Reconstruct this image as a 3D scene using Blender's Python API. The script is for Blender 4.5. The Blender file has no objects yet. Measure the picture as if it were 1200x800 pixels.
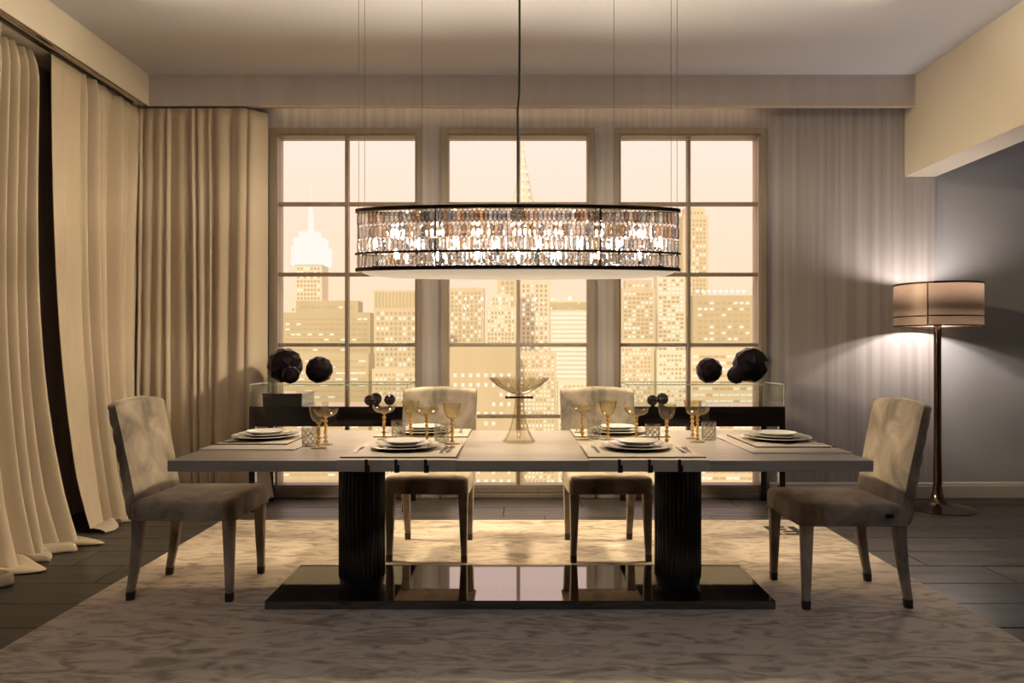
import bpy, bmesh, math, random
from mathutils import Vector, Matrix
R = math.radians
rnd = random.Random(7)
sc = bpy.context.scene
col = sc.collection

# ------------------------------------------------------------------ camera, world, lights, exposure
EYE = 1.217
FOC = 850.0
cam = bpy.data.cameras.new('camera')
cam.sensor_width = 36.0
cam.lens = FOC / 1200 * 36.0
cam.shift_x = -6 / 1200
cam.shift_y = 8 / 1200
cam.clip_end = 5000
camo = bpy.data.objects.new('camera', cam)
col.objects.link(camo)
camo.location = (0, 0, EYE)
camo.rotation_euler = (R(90), 0, 0)
sc.camera = camo
vs = sc.view_settings
vs.view_transform = 'Standard'; vs.look = 'None'; vs.exposure = 0.0; vs.gamma = 1.0; vs.use_curve_mapping = False
cy = sc.cycles
cy.max_bounces = 12; cy.diffuse_bounces = 5; cy.glossy_bounces = 6; cy.transmission_bounces = 12; cy.transparent_max_bounces = 24
cy.caustics_reflective = False; cy.caustics_refractive = False
cy.sample_clamp_indirect = 5.0
cy.use_denoising = True

world = bpy.data.worlds.new('world'); sc.world = world
world.use_nodes = True
wn = world.node_tree; wn.nodes.clear()
wo = wn.nodes.new('ShaderNodeOutputWorld'); wb = wn.nodes.new('ShaderNodeBackground')
wt = wn.nodes.new('ShaderNodeTexCoord'); ws = wn.nodes.new('ShaderNodeSeparateXYZ'); wr = wn.nodes.new('ShaderNodeValToRGB')
wn.links.new(wt.outputs['Generated'], ws.inputs[0]); wn.links.new(ws.outputs['Z'], wr.inputs[0])
wr.color_ramp.elements[0].position = 0.0; wr.color_ramp.elements[0].color = (1.35, 0.86, 0.55, 1)
wr.color_ramp.elements[1].position = 0.30; wr.color_ramp.elements[1].color = (1.32, 0.94, 0.83, 1)
wn.links.new(wr.outputs[0], wb.inputs[0]); wn.links.new(wb.outputs[0], wo.inputs[0])
wb.inputs[1].default_value = 1.0

def light(kind, name, loc, power, color, **kw):
    d = bpy.data.lights.new(name, kind)
    d.energy = power; d.color = color
    for k, v in kw.items():
        if k not in ('rot', 'aim'): setattr(d, k, v)
    o = bpy.data.objects.new(name, d); col.objects.link(o); o.location = loc
    if 'rot' in kw: o.rotation_euler = kw['rot']
    if 'aim' in kw:
        o.rotation_euler = (Vector(kw['aim']) - Vector(loc)).to_track_quat('-Z', 'Y').to_euler()
    return o

# low golden evening sun behind the room: it only reaches the towers outside
light('SUN', 'evening_sun', (0, -20, 60), 2.0, (1.0, 0.82, 0.55), angle=R(2), rot=(R(62), 0, R(-14)))
# portals for the three windows
for wx in (-1.394, 0.007, 1.408):
    p = light('AREA', 'window_portal', (wx, 5.995, 1.53), 1.0, (1, 1, 1), shape='RECTANGLE', size=1.16, size_y=2.9, rot=(R(-90), 0, 0))
    p.data.cycles.is_portal = True
# warm light line hidden along the underside of the beam over the windows
light('AREA', 'pelmet_light', (0.0, 5.862, 3.225), 24, (1.0, 0.76, 0.45), shape='RECTANGLE', size=3.9, size_y=0.03, spread=R(58), rot=(R(-30), 0, 0))
# golden accent spots in the showroom ceiling, crossing over the table to either side
for lx in (-2.4, 2.4):
    light('SPOT', 'accent_spot', (lx, 4.44, 3.34), 1330, (1.0, 0.80, 0.49), spot_size=R(83), spot_blend=0.8, shadow_soft_size=0.22,
          aim=(-lx, 3.95, 0.45))
# dim cool fill added from overhead for the foreground, no such lamps seen
for lx in (-2.0, 0.2, 2.2):
    light('SPOT', 'overhead_fill_spot', (lx, 0.7, 3.36), 76, (0.82, 0.89, 1.0), spot_size=R(76), spot_blend=0.9, shadow_soft_size=0.2,
          aim=(lx * 0.9, 2.0, 0.0))

# ------------------------------------------------------------------ helpers
class MB:
    def __init__(s): s.v = []; s.f = []; s.m = []
    def add(s, vs, fs, mi=0):
        o = len(s.v); s.v += [tuple(p) for p in vs]
        for f in fs: s.f.append([o + i for i in f]); s.m.append(mi)
        return s
    def box(s, x0, x1, y0, y1, z0, z1, mi=0):
        return s.add([(x0,y0,z0),(x1,y0,z0),(x1,y1,z0),(x0,y1,z0),(x0,y0,z1),(x1,y0,z1),(x1,y1,z1),(x0,y1,z1)],
              [(3,2,1,0),(4,5,6,7),(0,1,5,4),(1,2,6,5),(2,3,7,6),(3,0,4,7)], mi)
    def loft(s, rings, cap0=True, cap1=True, closed=True, mi=0):
        n = len(rings[0]); vs = [p for r in rings for p in r]; fs = []
        for i in range(len(rings) - 1):
            for j in range(n if closed else n - 1):
                k = (j + 1) % n
                fs.append((i*n + j, i*n + k, (i+1)*n + k, (i+1)*n + j))
        if cap0: fs.append(tuple(range(n - 1, -1, -1)))
        if cap1: fs.append(tuple((len(rings)-1)*n + j for j in range(n)))
        return s.add(vs, fs, mi)
    def lathe(s, prof, seg=32, c=(0,0), z=0, rmod=None, twist=None, sx=1, sy=1, caps=True):
        rings = []
        for r, h in prof:
            ring = []
            for j in range(seg):
                a = 2*math.pi*j/seg
                rr = r * (rmod(a, h) if rmod else 1)
                ring.append((c[0] + sx*rr*math.cos(a), c[1] + sy*rr*math.sin(a), z + h))
            rings.append(ring)
        return s.loft(rings, caps, caps)
    def tube(s, pts, r, seg=8):
        rings = []
        pts = [Vector(p) for p in pts]
        for i, p in enumerate(pts):
            d = (pts[min(i+1, len(pts)-1)] - pts[max(i-1, 0)]).normalized()
            up = Vector((0,0,1)) if abs(d.z) < 0.9 else Vector((1,0,0))
            a = d.cross(up).normalized(); b = d.cross(a).normalized()
            rr = r[i] if isinstance(r, (list, tuple)) else r
            rings.append([p + rr*(math.cos(2*math.pi*j/seg)*a + math.sin(2*math.pi*j/seg)*b) for j in range(seg)])
        return s.loft(rings)
    def mesh(s, name, mats, bevel=0, bseg=2, smooth=None):
        me = bpy.data.meshes.new(name)
        me.from_pydata(s.v, [], s.f)
        if not isinstance(mats, (list, tuple)): mats = [mats]
        for m in mats: me.materials.append(m)
        if len(mats) > 1: me.polygons.foreach_set('material_index', s.m)
        bm = bmesh.new(); bm.from_mesh(me)
        bmesh.ops.recalc_face_normals(bm, faces=bm.faces)
        if bevel:
            es = [e for e in bm.edges if len(e.link_faces) == 2 and e.calc_face_angle(0) > R(40)]
            bmesh.ops.bevel(bm, geom=es, offset=bevel, segments=bseg, affect='EDGES', profile=0.6, clamp_overlap=True)
        bm.to_mesh(me); bm.free()
        if smooth:
            me.polygons.foreach_set('use_smooth', [True]*len(me.polygons))
            me.set_sharp_from_angle(angle=R(smooth))
        me.update()
        return me
    def build(s, name, mats, parent=None, bevel=0, bseg=2, smooth=None, loc=None):
        o = bpy.data.objects.new(name, s.mesh(name, mats, bevel, bseg, smooth)); col.objects.link(o)
        if parent: o.parent = parent
        if loc: o.location = loc
        return o

def box(x0, x1, y0, y1, z0, z1): return MB().box(x0, x1, y0, y1, z0, z1)
def rrect(w, d, r, cx=0, cy=0, z=0, n=3):
    pts = []
    r = min(r, w*0.499, d*0.499)
    for qx, qy, a0 in ((1,1,0),(-1,1,90),(-1,-1,180),(1,-1,270)):
        for k in range(n + 1):
            a = R(a0 + 90*k/n)
            pts.append((cx + qx*(w/2 - r) + r*math.cos(a), cy + qy*(d/2 - r) + r*math.sin(a), z))
    return pts
def tag(o, label, cat, group=None, kind=None):
    o['label'] = label; o['category'] = cat
    if group: o['group'] = group
    if kind: o['kind'] = kind
    return o
def struct(o): o['kind'] = 'structure'; return o
def thing(name, label, cat, loc=(0,0,0), rz=0, group=None):
    o = bpy.data.objects.new(name, None); col.objects.link(o)
    o.empty_display_size = 0.1
    o.location = loc; o.rotation_euler = (0, 0, rz)
    return tag(o, label, cat, group)
def dup(src, loc, rz, label):
    r = src.copy(); col.objects.link(r); r.location = loc; r.rotation_euler = (0, 0, rz); r['label'] = label
    for ch in src.children:
        c = ch.copy(); col.objects.link(c); c.parent = r
        for g in ch.children:
            d = g.copy(); col.objects.link(d); d.parent = c
    return r

# ------------------------------------------------------------------ materials
def nm(name):
    m = bpy.data.materials.new(name); m.use_nodes = True
    nt = m.node_tree; nt.nodes.clear()
    return m, nt, nt.nodes.new('ShaderNodeOutputMaterial')
def P(name, c1, rough=0.5, metal=0.0, c2=None, scale=(6,6,6), detail=4, bump=0.0, bscale=None, sheen=0.0, coat=0.0, trans=0.0, ior=1.45,
      emit=None, estr=0.0, spec=0.5, lo=0.35, hi=0.65, sheen_tint=(1,1,1), rough2=None, rand=0.0, aniso=0.0, distort=0.0):
    m, nt, out = nm(name)
    b = nt.nodes.new('ShaderNodeBsdfPrincipled'); nt.links.new(b.outputs[0], out.inputs[0])
    b.inputs['Base Color'].default_value = (*c1, 1); b.inputs['Roughness'].default_value = rough; b.inputs['Metallic'].default_value = metal
    b.inputs['Sheen Weight'].default_value = sheen; b.inputs['Sheen Tint'].default_value = (*sheen_tint, 1); b.inputs['Sheen Roughness'].default_value = 0.35
    b.inputs['Coat Weight'].default_value = coat; b.inputs['Coat Roughness'].default_value = 0.04
    b.inputs['Transmission Weight'].default_value = trans; b.inputs['IOR'].default_value = ior
    b.inputs['Specular IOR Level'].default_value = spec
    if emit: b.inputs['Emission Color'].default_value = (*emit, 1); b.inputs['Emission Strength'].default_value = estr
    if c2 or bump or rough2 is not None:
        tc = nt.nodes.new('ShaderNodeTexCoord'); mp = nt.nodes.new('ShaderNodeMapping'); nz = nt.nodes.new('ShaderNodeTexNoise')
        nt.links.new(tc.outputs['Object'], mp.inputs[0]); nt.links.new(mp.outputs[0], nz.inputs['Vector'])
        mp.inputs['Scale'].default_value = scale; nz.inputs['Scale'].default_value = 1.0; nz.inputs['Detail'].default_value = detail
        nz.inputs['Distortion'].default_value = distort
        if c2:
            rp = nt.nodes.new('ShaderNodeValToRGB'); nt.links.new(nz.outputs[0], rp.inputs[0])
            rp.color_ramp.elements[0].position = lo; rp.color_ramp.elements[0].color = (*c1, 1)
            rp.color_ramp.elements[1].position = hi; rp.color_ramp.elements[1].color = (*c2, 1)
            last = rp.outputs[0]
            if rand:
                oi = nt.nodes.new('ShaderNodeObjectInfo'); hv = nt.nodes.new('ShaderNodeHueSaturation'); mr = nt.nodes.new('ShaderNodeMapRange')
                mr.inputs['To Min'].default_value = 1 - rand; mr.inputs['To Max'].default_value = 1 + rand
                nt.links.new(oi.outputs['Random'], mr.inputs[0]); nt.links.new(mr.outputs[0], hv.inputs['Value']); nt.links.new(last, hv.inputs['Color'])
                last = hv.outputs[0]
            nt.links.new(last, b.inputs['Base Color'])
        if rough2 is not None:
            mr = nt.nodes.new('ShaderNodeMapRange'); mr.inputs['From Min'].default_value = 0.35; mr.inputs['From Max'].default_value = 0.65
            mr.inputs['To Min'].default_value = rough; mr.inputs['To Max'].default_value = rough2
            nt.links.new(nz.outputs[0], mr.inputs[0]); nt.links.new(mr.outputs[0], b.inputs['Roughness'])
        if bump:
            src = nz
            if bscale:
                mp2 = nt.nodes.new('ShaderNodeMapping'); mp2.inputs['Scale'].default_value = bscale
                src = nt.nodes.new('ShaderNodeTexNoise'); src.inputs['Scale'].default_value = 1; src.inputs['Detail'].default_value = 3
                nt.links.new(tc.outputs['Object'], mp2.inputs[0]); nt.links.new(mp2.outputs[0], src.inputs['Vector'])
            bp = nt.nodes.new('ShaderNodeBump'); bp.inputs['Strength'].default_value = bump; bp.inputs['Distance'].default_value = 0.01
            nt.links.new(src.outputs[0], bp.inputs['Height']); nt.links.new(bp.outputs[0], b.inputs['Normal'])
    return m
def thin_glass(name, tint, gloss=0.06, rough=0.0):
    m, nt, out = nm(name)
    t = nt.nodes.new('ShaderNodeBsdfTransparent'); g = nt.nodes.new('ShaderNodeBsdfGlossy'); x = nt.nodes.new('ShaderNodeMixShader')
    t.inputs[0].default_value = (*tint, 1); g.inputs['Roughness'].default_value = rough; x.inputs[0].default_value = gloss
    nt.links.new(t.outputs[0], x.inputs[1]); nt.links.new(g.outputs[0], x.inputs[2]); nt.links.new(x.outputs[0], out.inputs[0])
    return m
def fresnel_glass(name, tint, rough=0.02, ior=1.5, base=0.05, edge=0.55):
    m, nt, out = nm(name)
    t = nt.nodes.new('ShaderNodeBsdfTransparent'); g = nt.nodes.new('ShaderNodeBsdfGlossy'); x = nt.nodes.new('ShaderNodeMixShader')
    lw = nt.nodes.new('ShaderNodeLayerWeight'); lw.inputs[0].default_value = 0.5
    pw = nt.nodes.new('ShaderNodeMath'); pw.operation = 'POWER'; pw.inputs[1].default_value = 3.0
    mr = nt.nodes.new('ShaderNodeMapRange'); mr.inputs['To Min'].default_value = base; mr.inputs['To Max'].default_value = edge
    t.inputs[0].default_value = (*tint, 1); g.inputs['Roughness'].default_value = rough
    nt.links.new(lw.outputs['Facing'], pw.inputs[0]); nt.links.new(pw.outputs[0], mr.inputs[0]); nt.links.new(mr.outputs[0], x.inputs[0])
    cm = nt.nodes.new('ShaderNodeMix'); cm.data_type = 'RGBA'
    cm.inputs[6].default_value = (*tint, 1); cm.inputs[7].default_value = (*[v**6*0.75 for v in tint], 1)
    nt.links.new(pw.outputs[0], cm.inputs[0]); nt.links.new(cm.outputs[2], t.inputs[0])
    nt.links.new(t.outputs[0], x.inputs[1]); nt.links.new(g.outputs[0], x.inputs[2]); nt.links.new(x.outputs[0], out.inputs[0])
    return m
def crystal(name, tint, keep):
    m, nt, out = nm(name)
    b = nt.nodes.new('ShaderNodeBsdfPrincipled'); b.inputs['Base Color'].default_value = (*tint, 1); b.inputs['Roughness'].default_value = 0.0
    b.inputs['Transmission Weight'].default_value = 1.0; b.inputs['IOR'].default_value = 1.6
    t = nt.nodes.new('ShaderNodeBsdfTransparent'); t.inputs[0].default_value = (*tint, 1); x = nt.nodes.new('ShaderNodeMixShader'); x.inputs[0].default_value = keep
    nt.links.new(b.outputs[0], x.inputs[1]); nt.links.new(t.outputs[0], x.inputs[2]); nt.links.new(x.outputs[0], out.inputs[0])
    return m

def emission(name, c, s):
    m, nt, out = nm(name)
    e = nt.nodes.new('ShaderNodeEmission'); e.inputs[0].default_value = (*c, 1); e.inputs[1].default_value = s
    nt.links.new(e.outputs[0], out.inputs[0]); return m

M = {}
M['wallpaper'] = P('silk_wallpaper', (0.295,0.268,0.272), 0.42, c2=(0.395,0.362,0.365), scale=(22,22,0.35), detail=6, bump=0.08, spec=0.5)
M['wall_blue'] = P('cool_grey_paint', (0.35,0.35,0.375), 0.6, c2=(0.38,0.38,0.405), scale=(2,2,2), bump=0.04, bscale=(120,120,120))
M['plain_wall'] = P('dim_showroom_paint', (0.30,0.28,0.26), 0.8, c2=(0.33,0.31,0.29), scale=(1,1,1))
M['ceiling'] = P('ceiling_paint', (0.66,0.67,0.75), 0.85, c2=(0.68,0.69,0.77), scale=(1,1,1), bump=0.03, bscale=(90,90,90))
M['beam'] = P('beam_paint', (0.60,0.54,0.46), 0.7, c2=(0.63,0.57,0.49), scale=(1.5,1.5,1.5), bump=0.03, bscale=(90,90,90))
M['silkbeam'] = P('beam_wallpaper', (0.50,0.465,0.485), 0.5, c2=(0.55,0.51,0.53), scale=(10,10,0.5), detail=5, bump=0.05)
M['frame'] = P('window_frame_paint', (0.23,0.185,0.15), 0.45, c2=(0.26,0.215,0.175), scale=(30,30,2))
M['base'] = P('baseboard_paint', (0.42,0.385,0.35), 0.5, c2=(0.44,0.40,0.37), scale=(3,3,3))
M['tile'] = P('slate_tile', (0.032,0.028,0.025), 0.30, c2=(0.060,0.054,0.048), scale=(2.0,9,3), detail=8, bump=0.10, bscale=(9,40,9), rough2=0.45, spec=0.38, rand=0.18, lo=0.3, hi=0.7)
M['grout'] = P('dark_grout', (0.018,0.016,0.014), 0.8, c2=(0.022,0.02,0.018))
M['pane'] = thin_glass('window_glass', (0.985,0.985,0.98), 0.035)
M['rug'] = P('silk_rug', (0.235,0.185,0.145), 0.75, c2=(0.545,0.465,0.38), scale=(4.5,11,1), detail=10, bump=0.35, bscale=(260,260,60), sheen=0.35, sheen_tint=(0.9,0.8,0.65), lo=0.33, hi=0.56, distort=1.8)
M['rugmark'] = P('rug_dark_pile', (0.014,0.011,0.010), 0.85, c2=(0.02,0.016,0.014), scale=(60,60,60))
M['velvet'] = P('taupe_velvet', (0.115,0.095,0.078), 0.70, c2=(0.40,0.335,0.275), scale=(7,7,5), detail=6, bump=0.12, bscale=(160,160,160), sheen=0.65, sheen_tint=(0.85,0.72,0.55), lo=0.3, hi=0.68, distort=0.8)
M['ferrule'] = P('dark_bronze_ferrule', (0.05,0.04,0.032), 0.35, 0.7, c2=(0.07,0.055,0.045))
M['tagmetal'] = P('dark_metal_tag', (0.02,0.016,0.02), 0.35, 0.6, c2=(0.03,0.025,0.03))
M['tabletop'] = P('greyed_wood_top', (0.27,0.237,0.21), 0.30, c2=(0.34,0.305,0.275), scale=(1.2,26,26), detail=6, bump=0.03, spec=0.6)
M['black'] = P('black_lacquer', (0.006,0.005,0.006), 0.04, c2=(0.008,0.006,0.007), coat=1.0, spec=0.7)
M['blackbase'] = P('black_mirror_glass', (0.006,0.005,0.005), 0.02, c2=(0.008,0.006,0.006), coat=1.0, spec=0.8, ior=1.7)
M['blackbase'].node_tree.nodes['Principled BSDF'].inputs['Coat IOR'].default_value = 1.7
M['blackrib'] = P('black_ribbed_gloss', (0.004,0.0035,0.004), 0.16, c2=(0.006,0.005,0.006), scale=(50,50,1), spec=0.4)
M['ballglass'] = P('black_faceted_glass', (0.004,0.003,0.005), 0.08, c2=(0.010,0.007,0.009), scale=(9,9,9), spec=0.16)
M['brownball'] = P('dark_brown_glass', (0.02,0.007,0.006), 0.06, c2=(0.012,0.005,0.005), spec=0.2)
M['caseglass'] = thin_glass('case_glass', (0.985,0.99,0.98), 0.05)
M['caseedge'] = P('green_glass_edge', (0.30,0.38,0.31), 0.1, c2=(0.36,0.44,0.37), coat=0.5, trans=0.4)
M['curtain'] = P('taupe_drapery', (0.49,0.41,0.325), 0.75, c2=(0.53,0.445,0.355), scale=(3,3,2), bump=0.10, bscale=(300,300,300), sheen=0.2, sheen_tint=(1,0.85,0.65))
M['rail'] = P('dark_rail_metal', (0.05,0.04,0.03), 0.3, 0.8, c2=(0.06,0.05,0.04))
M['railbright'] = P('brushed_rail_metal', (0.6,0.5,0.38), 0.25, 1.0, c2=(0.5,0.42,0.32))
M['bronze'] = P('polished_bronze', (0.11,0.072,0.05), 0.16, 0.95, c2=(0.14,0.095,0.065), scale=(4,4,1))
M['nickel'] = P('black_nickel', (0.09,0.075,0.065), 0.14, 1.0, c2=(0.12,0.10,0.088), scale=(20,20,4))
M['cord'] = P('black_cord', (0.008,0.007,0.007), 0.9, spec=0.1, c2=(0.016,0.013,0.013), scale=(200,200,200))
M['wire'] = P('steel_wire', (0.20,0.17,0.14), 0.3, 0.9, c2=(0.24,0.20,0.17))
M['crystal'] = crystal('cut_crystal', (0.985,0.98,0.97), 0.42)
M['crystalwarm'] = crystal('dispersion_brown', (0.70,0.58,0.48), 0.35)  # these four tints paint the dispersion colours of clear crystal into the glass
M['crystalamber'] = crystal('dispersion_amber', (0.93,0.78,0.60), 0.4)
M['crystalgrey'] = crystal('dispersion_grey', (0.62,0.64,0.68), 0.4)
M['crystalblue'] = crystal('dispersion_blue', (0.84,0.91,0.97), 0.4)
M['bulb'] = emission('lamp_filament', (1.0, 0.91, 0.78), 95.0)
M['diffuser'] = P('frosted_diffuser', (0.62,0.55,0.46), 0.5, c2=(0.66,0.58,0.49), emit=(1.0,0.80,0.58), estr=0.5)
M['clear'] = fresnel_glass('clear_glass', (0.985,0.98,0.97), rough=0.08, base=0.10)
M['amberbowl'] = fresnel_glass('pale_amber_glass', (0.985,0.945,0.83), base=0.07)
M['amber'] = P('amber_glass_stem', (0.86,0.50,0.13), 0.06, c2=(0.92,0.60,0.20), scale=(60,60,60), trans=0.3, ior=1.45, coat=0.5)
M['bowlglass'] = fresnel_glass('centrepiece_glass', (0.965,0.94,0.88), base=0.08, edge=0.5)
M['porcelain'] = P('pale_porcelain', (0.52,0.51,0.50), 0.12, c2=(0.58,0.57,0.56), coat=0.4)
M['greyware'] = P('grey_glazed_porcelain', (0.20,0.205,0.23), 0.14, c2=(0.24,0.245,0.27), coat=0.5)
M['platerim'] = P('gold_grey_plate_rim', (0.42,0.40,0.36), 0.15, c2=(0.60,0.57,0.52), scale=(40,40,40), coat=0.4, detail=1)
M['silver'] = P('polished_silver', (0.70,0.66,0.60), 0.15, 1.0, c2=(0.76,0.72,0.66))
M['beamglow'] = P('beam_light_line', (0.75,0.58,0.36), 0.35, c2=(0.8,0.62,0.40), scale=(3,3,3))  # pale gold colour stands in for a line of light
M['runner'] = P('taupe_leather_runner', (0.38,0.34,0.305), 0.40, c2=(0.43,0.39,0.35), scale=(20,20,20), bump=0.05, bscale=(300,300,300))
M['mat'] = P('leather_placemat', (0.44,0.395,0.35), 0.38, c2=(0.49,0.44,0.395), scale=(12,12,12), bump=0.04, bscale=(300,300,300))
M['matedge'] = P('dark_mat_edge', (0.035,0.022,0.02), 0.4, c2=(0.045,0.03,0.026))
M['strap'] = P('black_strap', (0.006,0.005,0.006), 0.4, c2=(0.009,0.008,0.009))
M['whitetrim'] = P('ivory_edge_trim', (0.78,0.72,0.62), 0.3, c2=(0.82,0.76,0.66), scale=(60,60,60))
def shade_mat():
    m, nt, out = nm('smoky_lamp_shade')
    b = nt.nodes.new('ShaderNodeBsdfPrincipled'); b.inputs['Base Color'].default_value = (0.30,0.24,0.20,1); b.inputs['Metallic'].default_value = 0.75; b.inputs['Roughness'].default_value = 0.38
    t = nt.nodes.new('ShaderNodeBsdfTranslucent'); t.inputs[0].default_value = (0.62,0.51,0.42,1)
    x = nt.nodes.new('ShaderNodeMixShader'); x.inputs[0].default_value = 0.48
    nt.links.new(b.outputs[0], x.inputs[1]); nt.links.new(t.outputs[0], x.inputs[2]); nt.links.new(x.outputs[0], out.inputs[0]); return m
M['shade'] = shade_mat()
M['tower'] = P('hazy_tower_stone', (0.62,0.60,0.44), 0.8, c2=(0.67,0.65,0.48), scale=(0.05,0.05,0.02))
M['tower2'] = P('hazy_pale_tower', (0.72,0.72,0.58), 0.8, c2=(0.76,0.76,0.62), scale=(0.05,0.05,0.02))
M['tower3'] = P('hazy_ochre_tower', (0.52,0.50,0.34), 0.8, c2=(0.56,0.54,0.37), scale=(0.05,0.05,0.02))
M['litwin'] = emission('lit_tower_window', (1.0, 0.87, 0.64), 1.2)
M['darkwin'] = P('unlit_tower_window', (0.46,0.43,0.29), 0.5, c2=(0.50,0.46,0.31), scale=(0.1,0.1,0.1))
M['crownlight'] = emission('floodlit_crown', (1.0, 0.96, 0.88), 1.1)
M['street'] = P('hazy_street', (0.5,0.4,0.26), 0.9, c2=(0.55,0.44,0.3), scale=(0.02,0.02,0.02))

# ------------------------------------------------------------------ the setting
WY = 5.91           # face of the back wall
CZ = 3.385
WIN = [(-1.968, -0.820, -1.394), (-0.570, 0.584, 0.010), (0.834, 1.982, 1.405)]
WZ0, WZ1 = 0.0905, 2.962
wbm = MB()
edges = [-3.25, -1.968, -0.82, -0.57, 0.584, 0.834, 1.982, 3.41]
for i in range(0, 8, 2): wbm.box(edges[i], edges[i+1], WY, WY + 0.2, 0, CZ + 0.15)
for a, b, c in WIN:
    wbm.box(a, b, WY, WY + 0.2, 0, WZ0); wbm.box(a, b, WY, WY + 0.2, WZ1, CZ + 0.15)
struct(wbm.build('wall_back', M['wallpaper']))
struct(box(3.41, 5.8, WY + 0.018, WY + 0.2, 0, CZ + 0.15).build('wall_rear_right', M['wall_blue']))
struct(box(-3.45, -3.25, -3.2, WY + 0.2, 0, CZ + 0.15).build('wall_left', M['wallpaper']))
struct(box(5.8, 6.0, -3.2, WY + 0.2, 0, CZ + 0.15).build('wall_right', M['wall_blue']))
struct(box(-3.45, 6.0, -3.4, -3.2, 0, CZ + 0.15).build('wall_front', M['plain_wall']))
struct(box(-3.45, 6.0, -3.4, WY + 0.2, CZ, CZ + 0.2).build('ceiling', M['ceiling']))
struct(box(-2.92, 3.157, 5.75, 5.80, 3.137, CZ).build('trim_1', M['silkbeam']))
struct(box(-3.25, -2.92, -3.2, WY, 3.137, CZ).build('trim_2', M['beam']))
struct(box(3.157, 3.41, -3.2, WY, 2.614, CZ).build('trim_3', M['beam']))

struct(box(-2.02, 3.157, 5.746, 5.75, 3.128, 3.140).build('trim_7', M['beamglow']))  # thin strip added to imitate the bright light line under the beam
fl = struct(box(-3.45, 6.0, -3.4, WY + 0.2, -0.12, -0.008).build('floor', M['grout']))
tile_me = {}
def tile_mesh(w):
    k = round(w, 3)
    if k not in tile_me: tile_me[k] = box(-w/2, w/2, -0.1475, 0.1475, -0.02, 0.0).mesh('floor_tile', M['tile'], bevel=0.0025, bseg=1)
    return tile_me[k]
TL = 1.2
for row in range(14):
    y1 = 5.86 - row*0.30
    if row == 0: pass
    off = (0.45 if row % 2 else 1.05) + (0.3 if row % 4 > 1 else 0)
    x = -3.25 - off
    while x < 5.8:
        a, b = max(x, -3.25), min(x + TL, 5.8)
        if b - a > 0.02:
            o = bpy.data.objects.new('floor_tile', tile_mesh(b - a - 0.005)); col.objects.link(o)
            o.parent = fl; o.location = ((a + b)/2, y1 - 0.15, rnd.uniform(-0.0008, 0.0004))
        x += TL
o = bpy.data.objects.new('floor_tile', box(-3.25, 5.8, 5.8625, 5.92, -0.02, 0).mesh('floor_tile', M['tile'])); col.objects.link(o); o.parent = fl
o = bpy.data.objects.new('floor_tile', box(-3.25, 5.8, -3.2, 1.657, -0.02, 0).mesh('floor_tile', M['tile'])); col.objects.link(o); o.parent = fl

def baseboard(name, x0, x1, yf):
    pr = [(0,0),(0.018,0),(0.018,0.095),(0.014,0.103),(0.014,0.112),(0.008,0.122),(0,0.126)]
    m = MB(); m.loft([[(x0, yf - d, z) for d, z in pr], [(x1, yf - d, z) for d, z in pr]])
    return struct(m.build(name, M['base']))
baseboard('baseboard_back', 2.05, 3.409, WY)
baseboard('baseboard_right', 3.412, 5.79, WY + 0.018)

# windows: casing, frame, muntins and ten panes each
ROWS = [WZ0, 0.660, 1.245, 1.822, 2.399, WZ1]
for i, (a, b, mx) in enumerate(WIN):
    w = bpy.data.objects.new('window_%d' % (i + 1), None); col.objects.link(w); struct(w); w.location = (mx, WY, WZ0)
    ax, bx, cz = a - mx, b - mx, WZ0
    H = WZ1 - WZ0
    cs = MB(); t = 0.048
    cs.box(ax - t, ax, -0.014, 0.0, -t, H + t); cs.box(bx, bx + t, -0.014, 0.0, -t, H + t)
    cs.box(ax, bx, -0.014, 0.0, H, H + t); cs.box(ax, bx, -0.014, 0.0, -t, 0)
    cs.build('casing', M['frame'], w)
    fr = MB(); t = 0.012
    fr.box(ax, ax + t, 0.0, 0.10, 0, H); fr.box(bx - t, bx, 0.0, 0.10, 0, H); fr.box(ax + t, bx - t, 0.0, 0.10, H - t, H); fr.box(ax + t, bx - t, 0.0, 0.10, 0, t)
    fr.build('frame', M['frame'], w)
    box(-0.015, 0.015, 0.020, 0.075, 0.012, H - 0.012).build('muntin', M['frame'], w, bevel=0.003, bseg=1)
    for z in ROWS[1:-1]:
        for (u, v) in ((ax + 0.012, -0.015), (0.015, bx - 0.012)):
            box(u, v, 0.022, 0.073, z - WZ0 - 0.0145, z - WZ0 + 0.0145).build('muntin', M['frame'], w, bevel=0.003, bseg=1)
    for k in range(5):
        for (u, v) in ((ax, 0), (0, bx)):
            u2 = u + (0.012 if u != 0 else 0.015); v2 = v - (0.012 if v != 0 else 0.015)
            box(u2, v2, 0.045, 0.049, ROWS[k] - WZ0 + 0.0148, ROWS[k+1] - WZ0 - 0.0148).build('glass_pane', M['pane'], w)
# narrow sill ledge under each window
for i, (a, b, mx) in enumerate(WIN):
    struct(box(a - 0.05, b + 0.05, WY - 0.022, WY - 0.0001, 0.0, 0.036).build('trim_%d' % (4 + i), M['frame'], bevel=0.004, bseg=1))

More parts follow.
